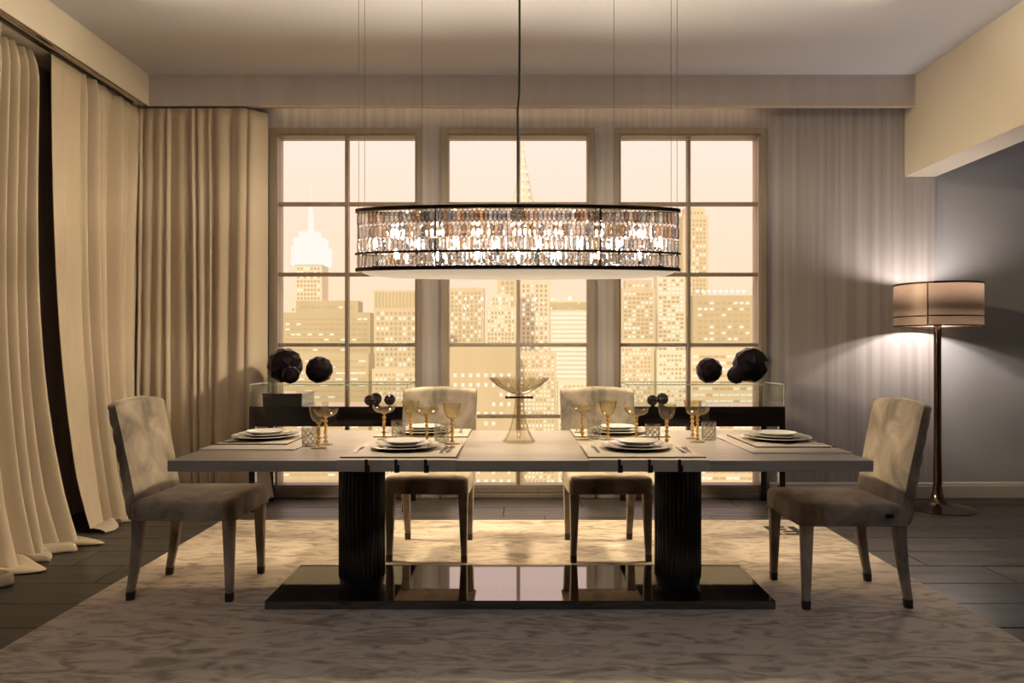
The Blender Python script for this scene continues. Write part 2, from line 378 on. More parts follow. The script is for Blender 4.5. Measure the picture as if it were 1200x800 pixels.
# ------------------------------------------------------------------ the city beyond the windows
struct(box(-1800, 1800, 60, 2600, -241, -240).build('street_ground', M['street']))
def sky(px, py, d): return ((px - 606)/FOC*d, EYE + (408 - py)/FOC*d)
def tower(label, d, steps, mat, grid=None, lit=0.3, extra=None, depth=1.0, wsz=(0.6, 0.6), seed=1, band=None, dark=True, ydn=575, group=None):
    """steps: list of (x0, x1, ytop) outline widths in photo-scale units at distance d, widest last."""
    r = random.Random(seed)
    x0, x1, yt = steps[-1]
    cx = (sky(x0, 0, d)[0] + sky(x1, 0, d)[0])/2
    t = thing('skyscraper', label, 'building', (cx, d, -240))
    body = MB(); s = d/FOC
    zlow = 0
    for k, (a, b, y) in enumerate(reversed(steps)):
        xa, zt = sky(a, y, d); xb, _ = sky(b, y, d)
        ins = 0.04*k*(xb - xa)
        body.box(xa - cx, xb - cx, ins, ins + (xb - xa)*depth*0.9, zlow, zt + 240); zlow = zt + 240
    body.build('tower_body', mat, t)
    lm = MB(); dm = MB()
    if grid:
        gx, gy = grid
        for k, (a, b, y) in enumerate(steps):
            yb = steps[k+1][2] if k + 1 < len(steps) else ydn
            ins = 0.04*(len(steps) - 1 - k)*((b - a)*s)
            y0 = y + (band if (band and k == 0) else gy*0.8)
            ny = int((yb - y0)/gy); nx = int((b - a - gx*0.4)/gx)
            for iy in range(ny):
                rowlit = lit * r.choice((0.4, 0.8, 1.0, 1.5))
                for ix in range(nx):
                    px = a + (b - a - nx*gx)/2 + gx*(ix + 0.5); py = y0 + gy*(iy + 0.5)
                    X, Z = sky(px, py, d); hw = gx*s*wsz[0]/2; hh = gy*s*wsz[1]/2
                    if r.random() < rowlit: lm.box(X - cx - hw, X - cx + hw, ins - 0.25, ins, Z + 240 - hh, Z + 240 + hh)
                    elif dark: dm.box(X - cx - hw, X - cx + hw, ins - 0.12, ins, Z + 240 - hh, Z + 240 + hh)
    if lm.v: lm.build('lit_windows', M['litwin'], t)['kind'] = 'stuff'
    if dm.v: dm.build('dark_windows', M['darkwin'], t)['kind'] = 'stuff'
    if extra: extra(t, cx, d, s)
    return t
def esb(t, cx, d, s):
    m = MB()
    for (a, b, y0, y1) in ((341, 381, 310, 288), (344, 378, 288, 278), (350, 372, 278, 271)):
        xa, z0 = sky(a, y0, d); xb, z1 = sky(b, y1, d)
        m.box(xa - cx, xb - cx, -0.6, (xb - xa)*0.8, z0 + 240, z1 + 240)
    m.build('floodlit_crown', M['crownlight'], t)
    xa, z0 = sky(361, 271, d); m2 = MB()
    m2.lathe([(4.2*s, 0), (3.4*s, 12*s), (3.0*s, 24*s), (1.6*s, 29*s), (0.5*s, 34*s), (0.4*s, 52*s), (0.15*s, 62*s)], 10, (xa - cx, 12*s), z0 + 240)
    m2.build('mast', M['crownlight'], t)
def chrysler(t, cx, d, s):
    m = MB(); X, z0 = sky(613, 252, d)
    m.lathe([(18*s, -60*s), (17*s, 0), (14*s, 14*s), (10.5*s, 30*s), (7*s, 48*s), (4*s, 64*s), (2*s, 78*s), (0.8*s, 92*s), (0.2*s, 104*s)], 12, (X - cx, 16*s), z0 + 240)
    m.build('spire', M['tower2'], t)
    l = MB()
    for k in range(9):
        h = 4 + k*9.5; rr = max(1.4, 15.5 - k*1.75)
        for j in ((-0.75, 0, 0.75) if k < 6 else (0,)):
            xx = X - cx + j*rr*s*0.8; zz = z0 + 240 + h*s; q = 1.7*s
            yy = 16*s - rr*1.12*s
            l.add([(xx - q, yy, zz), (xx + q, yy, zz), (xx, yy + 0.4*s, zz + 3.2*q), (xx - q, yy + 1, zz), (xx + q, yy + 1, zz), (xx, yy + 1 + 0.4*s, zz + 3.2*q)], [(0,1,2),(5,4,3),(0,3,4,1),(1,4,5,2),(2,5,3,0)])
    l.build('spire_lights', M['crownlight'], t)['kind'] = 'stuff'
def roofdots(t, cx, d, s):
    m = MB()
    for k in range(9):
        X, Z = sky(818 + k*6.8, 341, d); m.lathe([(0.2*s, -2.4*s), (2.0*s, -1.4*s), (2.4*s, 0), (2.0*s, 1.4*s), (0.2*s, 2.4*s)], 8, (X - cx, 3*s), Z + 240)
    m.build('roof_lamps', M['crownlight'], t)['kind'] = 'stuff'
def stripes(x0, x1, y0, y1, n):
    def f(t, cx, d, s):
        m = MB()
        for k in range(n):
            a = x0 + (x1 - x0)*(k + 0.2)/n; b = x0 + (x1 - x0)*(k + 0.7)/n
            xa, za = sky(a, y1, d); xb, zb = sky(b, y0, d); m.box(xa - cx, xb - cx, -0.5*s, 0, za + 240, zb + 240)
        m.build('crown_fins', M['tower3'], t)['kind'] = 'stuff'
    return f
def hbands(x0, x1, y0, y1, n):
    def f(t, cx, d, s):
        m = MB()
        for k in range(n):
            a = y0 + (y1 - y0)*(k + 0.2)/n; b = y0 + (y1 - y0)*(k + 0.75)/n
            xa, za = sky(x0, b, d); xb, zb = sky(x1, a, d); m.box(xa - cx, xb - cx, -0.5*s, 0, za + 240, zb + 240)
        m.build('window_bands', M['litwin'], t)['kind'] = 'stuff'
        xa, za = sky(x0 - 1, 362, d); xb, zb = sky(x1 + 1, 354, d)
        box(xa - cx, xb - cx, -0.8*s, 0, za + 240, zb + 240).build('roof_band', M['tower3'], t)
    return f
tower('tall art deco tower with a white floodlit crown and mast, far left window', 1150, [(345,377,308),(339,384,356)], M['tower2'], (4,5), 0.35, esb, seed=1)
tower('broad stepped dark block in front of the floodlit tower, left window', 620, [(346,419,352),(331,434,366)], M['tower3'], (6.5,6), 0.22, None, 0.4, (0.75,0.35), seed=2)
tower('tower with a finned crown band beside the stepped block, left window', 560, [(438,500,340)], M['tower'], (5.2,6), 0.42, stripes(439,499,342,360,15), 0.5, (0.55,0.6), seed=3, band=24)
tower('lower ochre block with long lit strips, lowest left in the left window', 430, [(300,432,414)], M['tower3'], (9,7), 0.42, None, 0.3, (0.9,0.3), seed=4)
tower('low pale tower dense with lights, lowest right in the left window', 420, [(436,512,432)], M['tower'], (5,5.4), 0.62, None, 0.4, (0.55,0.5), seed=5)
tower('flat topped gridded tower, upper left in the middle window', 640, [(525,567,337)], M['tower'], (4.6,5), 0.30, None, 0.7, (0.5,0.65), seed=6)
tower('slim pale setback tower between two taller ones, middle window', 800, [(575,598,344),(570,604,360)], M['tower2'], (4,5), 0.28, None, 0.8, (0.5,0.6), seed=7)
tower('narrow tower rising behind the lamp, just left of the middle mullion', 900, [(583,606,300)], M['tower'], (5.5,6), 0.35, None, 0.9, (0.55,0.6), seed=8)
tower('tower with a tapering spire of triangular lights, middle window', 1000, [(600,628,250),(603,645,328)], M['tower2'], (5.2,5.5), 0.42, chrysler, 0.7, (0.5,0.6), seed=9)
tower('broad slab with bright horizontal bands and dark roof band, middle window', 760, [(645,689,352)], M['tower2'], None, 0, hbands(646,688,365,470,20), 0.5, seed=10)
tower('plain ochre slab with rows of square lit windows, lower left of the middle window', 380, [(508,604,406)], M['tower3'], (9,11.3), 0.78, None, 0.3, (0.42,0.40), seed=11, band=28, dark=False)
tower('low tower with fine dense lights, lower right of the middle window', 400, [(607,652,412)], M['tower'], (4.5,5), 0.55, None, 0.5, (0.5,0.5), seed=12)
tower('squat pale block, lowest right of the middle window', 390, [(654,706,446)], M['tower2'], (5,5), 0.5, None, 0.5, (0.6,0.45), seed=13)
tower('tall slender round shouldered tower, upper part of the right window', 1000, [(803,826,243),(800,830,252)], M['tower'], (4.2,5), 0.30, None, 0.8, (0.55,0.6), seed=14)
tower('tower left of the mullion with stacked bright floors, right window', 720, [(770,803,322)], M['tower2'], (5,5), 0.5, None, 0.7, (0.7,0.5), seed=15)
tower('banded tower at the left edge of the right window', 680, [(733,764,328),(728,768,338)], M['tower'], (5,5), 0.42, None, 0.6, (0.65,0.5), seed=16)
tower('wide block with a row of round roof lamps, right window', 600, [(812,884,346)], M['tower3'], (7,7), 0.34, roofdots, 0.4, (0.62,0.4), seed=17)
tower('low glittering block, lower left of the right window', 408, [(716,766,398)], M['tower'], (4.4,5), 0.6, None, 0.5, (0.55,0.5), seed=18)
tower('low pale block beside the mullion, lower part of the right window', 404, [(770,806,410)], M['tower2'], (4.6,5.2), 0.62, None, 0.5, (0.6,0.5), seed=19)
tower('low ochre block with long lit floors, lower right of the right window', 400, [(808,910,408)], M['tower'], (8,7.5), 0.6, None, 0.3, (0.85,0.4), seed=20)

# ------------------------------------------------------------------ rug
RZ = 0.012
rug = thing('rug', 'large mottled beige silk rug under the dining table', 'rug', (0.005, 3.7, 0))
box(-2.075, 2.075, -1.5, 1.40, 0.0, RZ).build('pile', M['rug'], rug, bevel=0.004, bseg=2)
lg = MB()
def lb(x0, x1, y0, y1): lg.box(x0 - 0.005, x1 - 0.005, y0 - 3.7, y1 - 3.7, RZ - 0.002, RZ + 0.0015)
lb(1.665, 1.712, 4.70, 4.912); lb(1.712, 1.80, 4.875, 4.912); lb(1.712, 1.79, 4.812, 4.842)
lb(1.826, 1.870, 4.69, 4.905); lb(1.742, 1.826, 4.69, 4.722); lb(1.752, 1.826, 4.757, 4.787)
lgo = lg.build('woven_monogram', M['rugmark'], rug); lgo['label'] = 'dark double letter F monogram in the rug corner'

# ------------------------------------------------------------------ dining table
TX, TY, TZ = 0.014, 3.577, 0.75
tb = thing('dining_table', 'long grey wood dining table on two black ribbed columns', 'table', (TX, TY, RZ))
box(-1.47, 1.47, -0.558, 0.558, 0.703 - RZ, TZ - RZ).build('tabletop', M['tabletop'], tb, bevel=0.002, bseg=1)
box(-1.18, 1.18, -0.23, 0.33, 0.0, 0.040).build('base_plate', M['blackbase'], tb, bevel=0.004, bseg=2)
for sx in (-0.785, 0.785):
    c = MB().lathe([(0.108, 0.040), (0.108, 0.075), (0.114, 0.078), (0.114, 0.672), (0.112, 0.675)], 144, (sx, 0.03), 0,
                   rmod=lambda a, h: 1 - (0.035*(abs(math.sin(a*18)))**0.6 if h > 0.07 else 0))
    c.build('column', M['blackrib'], tb, smooth=40)
    box(sx - 0.13, sx + 0.13, -0.10, 0.16, 0.672, 0.691).build('mounting_plate', M['nickel'], tb)

# ------------------------------------------------------------------ chairs
def make_chair(label):
    t = thing('dining_chair', label, 'chair', (0,0,0), 0, 'velvet dining chairs at the table')
    # front of the chair is local -Y
    seat = MB(); rings = []
    for z, g in ((0.385, -0.012), (0.388, 0.0), (0.455, 0.0), (0.470, -0.004), (0.480, -0.016), (0.484, -0.04)):
        rings.append(rrect(0.47 + 2*g, 0.50 + 2*g, 0.03, 0, -0.02, z, 4))
    rings.append([(x*0.4, -0.02 + (y + 0.02)*0.4, 0.491) for x, y, z in rings[-1]])
    seat.loft(rings).build('seat', M['velvet'], t, smooth=50)
    pipe = MB(); pr = rrect(0.476, 0.506, 0.03, 0, -0.02, 0.390, 4); pipe.tube([*pr, pr[0]], 0.0035, 6); pipe.build('piping', M['velvet'], t, smooth=60)
    def leg(x, y, z0, z1, w0, w1, dx, dy):
        rr = []
        for k in range(6):
            f = k/5; w = w0 + (w1 - w0)*f
            e = (1 - f)**1.6
            rr.append(rrect(w, w, 0.007, x + dx*e, y + dy*e, z0 + (z1 - z0)*f, 2))
        return MB().loft(rr)
    for sx in (-1, 1):
        for (x, y, dx, dy) in ((sx*0.207, -0.233, sx*0.006, -0.004), (sx*0.200, 0.200, -sx*0.004, 0.045)):
            l = leg(x, y, 0.036, 0.392, 0.034, 0.054, dx, dy).build('leg', M['velvet'], t, smooth=40)
            f = MB().loft([rrect(0.034, 0.034, 0.006, x + dx, y + dy, 0.0, 2), rrect(0.0365, 0.0365, 0.006, x + dx*0.94, y + dy*0.94, 0.040, 2)])
            f.build('ferrule', M['ferrule'], l, smooth=40)
    # backrest: stacked rounded sections, leaning back, quilted channels on the rear
    b = MB(); rings = []
    N = 44
    for k in range(N + 1):
        v = k/N
        z = 0.392 + v*0.553
        hw = 0.226 + 0.012*v
        lean = 0.20 + 0.105*v**1.15
        th = 0.060 - 0.014*v
        q = 0.014*abs(math.sin(math.pi*6.5*v))**0.7 if v > 0.04 else 0
        sh = 0
        if v > 0.955:
            f = (v - 0.955)/0.045; sh = 0.5*th*(1 - math.sqrt(max(0, 1 - f*f*0.96)))
        ring = []
        npt = 14
        for j in range(npt + 1):      # front face, left to right
            u = -1 + 2*j/npt
            yy = lean - 0.02 + sh + 0.016*(1 - u*u)*0 + 0.018*(u*u)*-0.6
            yy = lean - 0.026 + sh + 0.018*abs(u)**4.5
            ring.append((u*(hw - 0.004 - sh), yy, z + 0.016*v*(1 - u*u)))
        for j in range(npt + 1):      # rear face, right to left
            u = 1 - 2*j/npt
            yy = lean - 0.02 + th - sh + q*(1 - 0.45*abs(u)**8)
            ring.append((u*(hw - sh), yy, z + 0.016*v*(1 - u*u)))
        rings.append(ring)
    b.loft(rings).build('backrest', M['velvet'], t, smooth=55)
    for sx in (-1, 1):
        pts = []
        for k in range(20):
            v = k/19
            pts.append((sx*(0.2225 + 0.012*v), 0.20 + 0.105*v**1.15 - 0.006, 0.50 + 0 if False else 0.392 + v*0.548))
        MB().tube(pts, 0.0032, 6).build('piping', M['velvet'], t, smooth=60)
    return t
ch1 = make_chair('taupe velvet dining chair at the left end of the table, facing right')
ch1.location = (-1.61, 3.676, RZ); ch1.rotation_euler.z = R(90)
ch2 = dup(ch1, (1.575, 3.572, RZ), R(-90), 'taupe velvet dining chair at the right end of the table, beside the floor lamp')
tg = MB().box(-0.243, -0.2355, 0.120, 0.155, 0.425, 0.443).build('metal_tag', M['tagmetal'], ch2); tg['label'] = 'small dark metal tag on the seat rail'
tg.data.transform(Matrix.Diagonal((-1, 1, 1, 1))); 
ch3 = dup(ch1, (-0.503, 4.335, RZ), R(-2), 'velvet dining chair behind the table, left of the glass centrepiece')
ch4 = dup(ch1, (0.522, 4.335, RZ), R(2), 'velvet dining chair behind the table, right of the glass centrepiece')

# ------------------------------------------------------------------ consoles
def console(label, x0, x1):
    cx = (x0 + x1)/2; w = x1 - x0; y0, y1 = 5.38, 5.83; cyy = (y0 + y1)/2; d = y1 - y0
    t = thing('display_console', label, 'console', (cx, cyy, 0), 0, 'black display consoles under the windows')
    hx, hy = w/2, d/2
    box(-hx, hx, -hy, hy, 0.637, 0.785).build('cabinet_body', M['black'], t, bevel=0.003, bseg=1)
    for sx in (-1, 1):
        for sy in (-1, 1):
            a, b = sorted((sx*hx, sx*(hx - 0.045))); c, e = sorted((sy*hy, sy*(hy - 0.045)))
            box(a, b, c, e, 0.0, 0.637).build('leg', M['black'], t, bevel=0.002, bseg=1)
    g = 0.010
    def pane(nm_, x0, x1, y0, y1, z0, z1):
        o = box(x0, x1, y0, y1, z0, z1).build(nm_, [M['caseglass'], M['caseedge']], t)
        ext = sorted(((x1-x0), 0, ), ) if False else None
        dims = (x1-x0, y1-y0, z1-z0); ax = dims.index(min(dims))
        for p in o.data.polygons: p.material_index = 0 if abs(p.normal[ax]) > 0.9 else 1
    pane('glass_top', -hx, hx, -hy, hy, 0.943, 0.951)
    pane('glass_front', -hx + g, hx - g, -hy, -hy + 0.006, 0.785, 0.943)
    pane('glass_back', -hx + g, hx - g, hy - 0.006, hy, 0.785, 0.943)
    pane('glass_side', -hx, -hx + 0.006, -hy, hy, 0.785, 0.943)
    pane('glass_side', hx - 0.006, hx, -hy, hy, 0.785, 0.943)
    return t
console('black console with glass display case, left, holding a black box', -1.99, -0.81)
console('black console with glass display case, right, at the floor lamp side', 0.82, 1.99)
def ball(label, x, y, z, r, mat, group, seed, sub=3):
    bm = bmesh.new(); bmesh.ops.create_icosphere(bm, subdivisions=2 if r < 0.09 else sub, radius=r)
    if r >= 0.09:   # larger cut facets: dissolve into broad planes
        bm.free(); bm = bmesh.new(); bmesh.ops.create_icosphere(bm, subdivisions=2, radius=r)
    bmesh.ops.rotate(bm, verts=bm.verts, matrix=Matrix.Rotation(seed*1.3, 3, 'Z') @ Matrix.Rotation(seed*0.7, 3, 'X'))
    zm = min(v.co.z for v in bm.verts)
    for v in bm.verts:
        if v.co.z < zm + 0.006: v.co.z = zm + 0.0
    me = bpy.data.meshes.new('faceted_sphere'); bm.to_mesh(me); bm.free(); me.materials.append(mat)
    o = bpy.data.objects.new('faceted_sphere', me); col.objects.link(o); o.location = (x, y, z - zm)
    return tag(o, label, 'ornament', group)
G1 = 'faceted spheres on the glass tops'; G2 = 'small globes inside the glass cases'
ball('large black faceted sphere on the left console, nearest the curtain', -1.80, 5.63, 0.951, 0.138, M['ballglass'], G1, 1)
ball('small black sphere in front of the large one on the left console', -1.703, 5.452, 0.951, 0.069, M['ballglass'], G1, 2)
ball('medium black faceted sphere alone on the left console glass top', -1.516, 5.56, 0.951, 0.106, M['ballglass'], G1, 3)
ball('medium black faceted sphere on the right console, left of the pair', 1.472, 5.56, 0.951, 0.101, M['ballglass'], G1, 4)
ball('large black faceted sphere on the right console, nearest the floor lamp', 1.815, 5.64, 0.951, 0.14, M['ballglass'], G1, 5)
ball('small black sphere in front of the large one on the right console', 1.640, 5.43, 0.951, 0.069, M['ballglass'], G1, 6)
ball('dark brown small globe in the left glass case, front of two touching', -1.105, 5.445, 0.785, 0.043, M['brownball'], G2, 7)
ball('dark small globe in the left glass case, half hidden behind the brown one', -1.085, 5.57, 0.785, 0.047, M['ballglass'], G2, 8)
ball('dark small globe in the left glass case, alone nearest the chair', -0.962, 5.48, 0.785, 0.044, M['ballglass'], G2, 9)
ball('dark small globe in the right glass case, left of two', 1.018, 5.46, 0.785, 0.042, M['ballglass'], G2, 10)
ball('dark small globe in the right glass case, right and taller of two', 1.108, 5.53, 0.785, 0.047, M['ballglass'], G2, 11)
bx = thing('lacquer_box', 'black lacquer box with glossy sides inside the left glass case', 'box', (-1.755, 5.585, 0.7855))
box(-0.147, 0.147, -0.165, 0.165, 0.0, 0.072).build('box_body', M['black'], bx, bevel=0.002, bseg=1)
box(-0.149, 0.149, -0.167, 0.167, 0.074, 0.094).build('lid', M['black'], bx, bevel=0.002, bseg=1)
box(-0.03, 0.03, -0.1695, -0.167, 0.083, 0.087).build('name_plate', M['bronze'], bx)

# ------------------------------------------------------------------ curtains
def curtain(label, top, bot, zt, nfold, amp_t, amp_b, flare, seed, axis, base, env, pool=0.12, nu=None, wexp=1.4, ret=0.0, group='drapes'):
    """axis 'y': hangs along a side wall (normal +X); axis 'x': along the back wall (normal -Y). top/bot: extents along the wall."""
    r = random.Random(seed)
    ph = [r.uniform(0, 6.28) for _ in range(10)]
    knots = [0.0]
    for _ in range(nfold): knots.append(knots[-1] + r.uniform(0.45, 1.55))
    knots = [k/knots[-1] for k in knots]
    amps = [r.uniform(0.45, 1.15) for _ in range(nfold)]
    skew = [r.uniform(-0.22, 0.22) for _ in range(nfold)]
    nu = nu or nfold*16 + 1; nz = 46
    def fold(u, w):
        i = 0
        while i < nfold - 1 and u > knots[i + 1]: i += 1
        t = (u - knots[i])/(knots[i + 1] - knots[i])
        t = min(1, max(0, t)); t = t + skew[i]*math.sin(math.pi*t)
        ridge = math.sin(math.pi*min(1, max(0, t)))**1.3
        return amps[i]*(ridge*2 - 1) + 0.18*math.sin(7*u + ph[0] + 1.5*w)
    verts = []
    for iz in range(nz + 1):
        if iz <= 36: f = iz/36; h = zt*(1 - f); pf = 0
        else: f = 1.0; pf = (iz - 36)/10; h = 0
        w = f**wexp
        for iu in range(nu):
            u = iu/(nu - 1)
            uu = min(1, max(0, u + 0.012*math.sin(3.0*f + 9*u + ph[1])))
            pos = (top[0] + (top[1] - top[0])*u)*(1 - w) + (bot[0] + (bot[1] - bot[0])*u)*w
            amp = (amp_t + (amp_b - amp_t)*w)*env(u)
            pinch = 1.0 if f > 0.04 else 0.5 + 12*f
            off = base + amp*fold(uu, w)*pinch + flare*(f**3.2)
            if ret and u > 0.86: off -= ret*((u - 0.86)/0.14)**0.8*(1 - 0.7*f**5)
            z = h + 0.03
            if f > 0.90 and pf == 0: off += 0.25*(f - 0.9)*(0.5 + 0.5*math.sin(13*u + ph[4]))
            if pf > 0:
                g = math.sin(pf*math.pi*0.5)
                off += pool*g*(0.75 + 0.35*math.sin(11*u + ph[5]) + 0.2*math.sin(23*u + ph[6])) + 0.025
                z = 0.03*(1 - pf) + 0.005 + 0.018*math.sin(pf*math.pi)*(1 + math.sin(17*u + ph[7]))
                pos += 0.04*pf*math.sin(9*u + ph[3])
            verts.append((pos, off, z))
    m = MB()
    vv = [((o_, p_, z_) if axis == 'y' else (p_, -o_, z_)) for p_, o_, z_ in verts]
    ff = [(iz*nu + iu, iz*nu + iu + 1, (iz+1)*nu + iu + 1, (iz+1)*nu + iu) for iz in range(nz) for iu in range(nu - 1)]
    m.add(vv, ff)
    o = m.build('curtain', M['curtain'], smooth=80)
    sd = o.modifiers.new('thickness', 'SOLIDIFY'); sd.thickness = 0.004; sd.offset = 0
    return tag(o, label, 'curtain', group)
def env_flat(u): return 0.10 + 0.95*max(0, min(1, (u - 0.26)/0.08)) - 0.55*max(0, min(1, (u - 0.62)/0.15))
curtain('taupe floor length curtain nearest the camera at the left wall, puddled hem', (2.6, 4.25), (2.4, 3.90), 3.09, 7, 0.03, 0.07, 0.26, 3, 'y', -3.01, lambda u: 0.5 + 0.5*u)
curtain('taupe curtain gathered in deep narrow folds at the left wall', (4.27, 4.66), (3.86, 4.56), 3.08, 5, 0.095, 0.12, 0.30, 5, 'y', -3.13, lambda u: 1.0, nu=121)
curtain('taupe curtain hung flat then folded at the left wall, nearest the room corner', (4.70, 5.86), (4.78, 5.50), 3.09, 8, 0.060, 0.080, 0.18, 14, 'y', -3.015, env_flat)
curtain('taupe floor length curtain on the back wall beside the left window', (-3.02, -2.02), (-3.02, -1.93), 3.09, 11, 0.018, 0.034, 0.05, 21, 'x', -5.755, lambda u: 0.75 + 0.4*u, pool=0.10, nu=260, wexp=9, ret=0.11)
rl = thing('curtain_rail', 'thin dark metal curtain rail under the left ceiling beam', 'rail', (-3.0, 4.2, 3.118))
box(-0.012, 0.012, -2.4, 1.45, 0.004, 0.018).build('track', M['rail'], rl)
box(0.055, 0.078, -2.4, 1.62, 0.006, 0.0185).build('edge_strip', M['railbright'], rl)

# ------------------------------------------------------------------ chandelier
CX, CY = 0.004, 3.58
ch = thing('crystal_chandelier', 'long oval crystal chandelier hung on thin wires over the table', 'chandelier', (CX, CY, 1.56))
A, B = 0.795, 0.13
def oval(a, b, n): return [(a*math.cos(2*math.pi*i/n), b*math.sin(2*math.pi*i/n)) for i in range(n)]
def band(name, a, b, z0, z1, th, mat):
    n = 96; rings = []
    for (da, z) in ((0, z0), (0, z1), (-th, z1), (-th, z0), (0, z0)):
        rings.append([((a + da)*math.cos(2*math.pi*i/n), (b + da)*math.sin(2*math.pi*i/n), z) for i in range(n)])
    return MB().loft(rings, False, False).build(name, mat, ch, smooth=40)
Z = 1.56
band('top_ring', A + 0.008, B + 0.008, 1.884 - Z, 1.902 - Z, 0.03, M['nickel'])
band('middle_ring', A + 0.010, B + 0.010, 1.676 - Z, 1.686 - Z, 0.016, M['nickel'])
band('bottom_ring', A + 0.008, B + 0.008, 1.594 - Z, 1.612 - Z, 0.03, M['nickel'])
df = MB(); rings = []
for f, h in ((1.0, 0.038), (0.985, 0.026), (0.94, 0.014), (0.80, 0.004), (0.5, 0.0), (0.05, -0.001)):
    rings.append([(f*(A - 0.02)*math.cos(2*math.pi*i/72), (B - 0.02 + 0.02*(1-f))*f*math.sin(2*math.pi*i/72), h) for i in range(72)])
df.loft(rings).build('diffuser', M['diffuser'], ch, smooth=50)
for a in (0, 60, 120, 180, 240, 300):
    x, y = (A - 0.006)*math.cos(R(a)), (B - 0.006)*math.sin(R(a))
    MB().tube([(x, y, 1.60 - Z), (x, y, 1.89 - Z)], 0.004, 8).build('upright', M['nickel'], ch, smooth=60)
def crystal_mesh(mb, x, y, z, rot, L, w):
    rings = []
    for h, k in ((0, 0.25), (0.10, 0.85), (0.25, 1.0), (0.78, 1.0), (0.93, 0.7), (1.0, 0.15)):
        rings.append([(x + w*k*(math.cos(rot)*math.cos(2*math.pi*j/6) - 0.6*math.sin(rot)*math.sin(2*math.pi*j/6)),
                       y + w*k*(math.sin(rot)*math.cos(2*math.pi*j/6) + 0.6*math.cos(rot)*math.sin(2*math.pi*j/6)), z + (h - 0.5)*L) for j in range(6)])
    mb.loft(rings)
CM = []
for key in ('crystal', 'crystalwarm', 'crystalamber', 'crystalgrey', 'crystalblue'):
    c1 = MB(); crystal_mesh(c1, 0, 0, 0, 0, 0.060, 0.0122); CM.append(c1.mesh('crystal', M[key]))
# equal spacing along the oval
fine = [(A*math.cos(2*math.pi*i/4000 + math.pi), B*math.sin(2*math.pi*i/4000 + math.pi)) for i in range(4001)]
acc = [0]
for i in range(4000): acc.append(acc[-1] + math.dist(fine[i], fine[i+1]))
def along(s):
    import bisect
    i = min(3999, max(0, bisect.bisect(acc, s) - 1)); p, q = fine[i], fine[i+1]
    return p[0], p[1], math.atan2(q[1] - p[1], q[0] - p[0])
NC = 75; half = acc[2000]
rear = MB()
for row, zc in enumerate((1.851, 1.783, 1.718, 1.644)):
    for k in range(NC):
        x, y, a = along((k + 0.5 + (0.25 if row % 2 else 0))*half/NC)   # near half
        wts = ((3, 3, 1, 3, 1), (4, 1, 3, 2, 1), (8, 0.3, 1, 1.5, 1), (8, 0.2, 0.5, 1.5, 1.5))[row]  # tint mix per row imitates how the crystals sparkle
        o = bpy.data.objects.new('crystal', rnd.choices(CM, wts)[0]); col.objects.link(o); o.parent = ch
        o.location = (x*0.992, y*0.96, zc - Z); o.rotation_euler = (rnd.uniform(-0.03, 0.03), rnd.uniform(-0.03, 0.03), a + rnd.uniform(-0.35, 0.35))
        x, y, a = along(half + (k + 0.5)*half/NC)
        crystal_mesh(rear, x*0.992, y*0.96, zc - Z, a + rnd.uniform(-0.35, 0.35), 0.060, 0.0122)
rear.build('far_side_crystals', M['crystal'], ch)['kind'] = 'stuff'
for k in range(15):
    x = -0.70 + k*0.10
    hz = 1.655 if k % 2 else 1.715
    b = MB().lathe([(0.002, 0.0), (0.007, 0.005), (0.009, 0.016), (0.007, 0.028), (0.002, 0.034)], 12, (x, 0), hz - Z).build('bulb', M['bulb'], ch, smooth=60)
    MB().lathe([(0.007, 1.622 - hz), (0.007, 0.0)], 12, (x, 0), hz - Z).build('socket', M['nickel'], b, smooth=40)
box(-0.72, 0.72, -0.012, 0.012, 1.612 - Z, 1.622 - Z).build('lamp_bar', M['nickel'], ch)
top = CZ - Z
MB().tube([(0, 0, 1.888 - Z), (-0.001, 0, 2.4 - Z), (0.006, 0.0, 2.47 - Z), (0.008, 0, 2.7 - Z), (0.008, 0, top)], 0.0055, 8).build('power_cord', M['cord'], ch, smooth=60)
box(-0.03, 0.03, -B, B, 1.884 - Z, 1.89 - Z).build('cross_bar', M['nickel'], ch)
for (x, y) in ((-0.79, 0.02), (-0.748, -0.04), (-0.46, -0.10), (0.46, -0.10), (0.748, -0.04), (0.79, 0.02)):
    MB().tube([(x, y, 1.89 - Z), (x, y, top)], 0.0013, 6).build('suspension_wire', M['wire'], ch)
for k in range(7):
    light('POINT', 'chandelier_bulb_light', (CX - 0.60 + k*0.20, CY, 1.785), 24, (1.0, 0.83, 0.60), shadow_soft_size=0.012)

# ------------------------------------------------------------------ floor lamp
LX, LY = 3.205, 5.53
lp = thing('floor_lamp', 'bronze floor lamp with smoky drum shade standing at the right wall', 'lamp', (LX, LY, 0))
MB().lathe([(0.005, 0.0), (0.26, 0.0), (0.262, 0.006), (0.22, 0.016), (0.13, 0.028), (0.075, 0.045), (0.048, 0.075), (0.036, 0.12), (0.030, 0.18)], 48).build('base', M['bronze'], lp, smooth=45)
MB().lathe([(0.030, 0.178), (0.026, 0.5), (0.026, 1.38), (0.022, 1.45), (0.010, 1.435), (0.010, 1.455)], 32).build('pole', M['bronze'], lp, smooth=40)
sr = 0.30
sh = MB(); sh.loft([[(rr*math.cos(2*math.pi*i/72), rr*math.sin(2*math.pi*i/72), z) for i in range(72)] for rr, z in ((sr, 1.385), (sr, 1.70), (sr - 0.003, 1.70), (sr - 0.003, 1.385), (sr, 1.385))], False, False)
sho = sh.build('lamp_shade', M['shade'], lp, smooth=40)
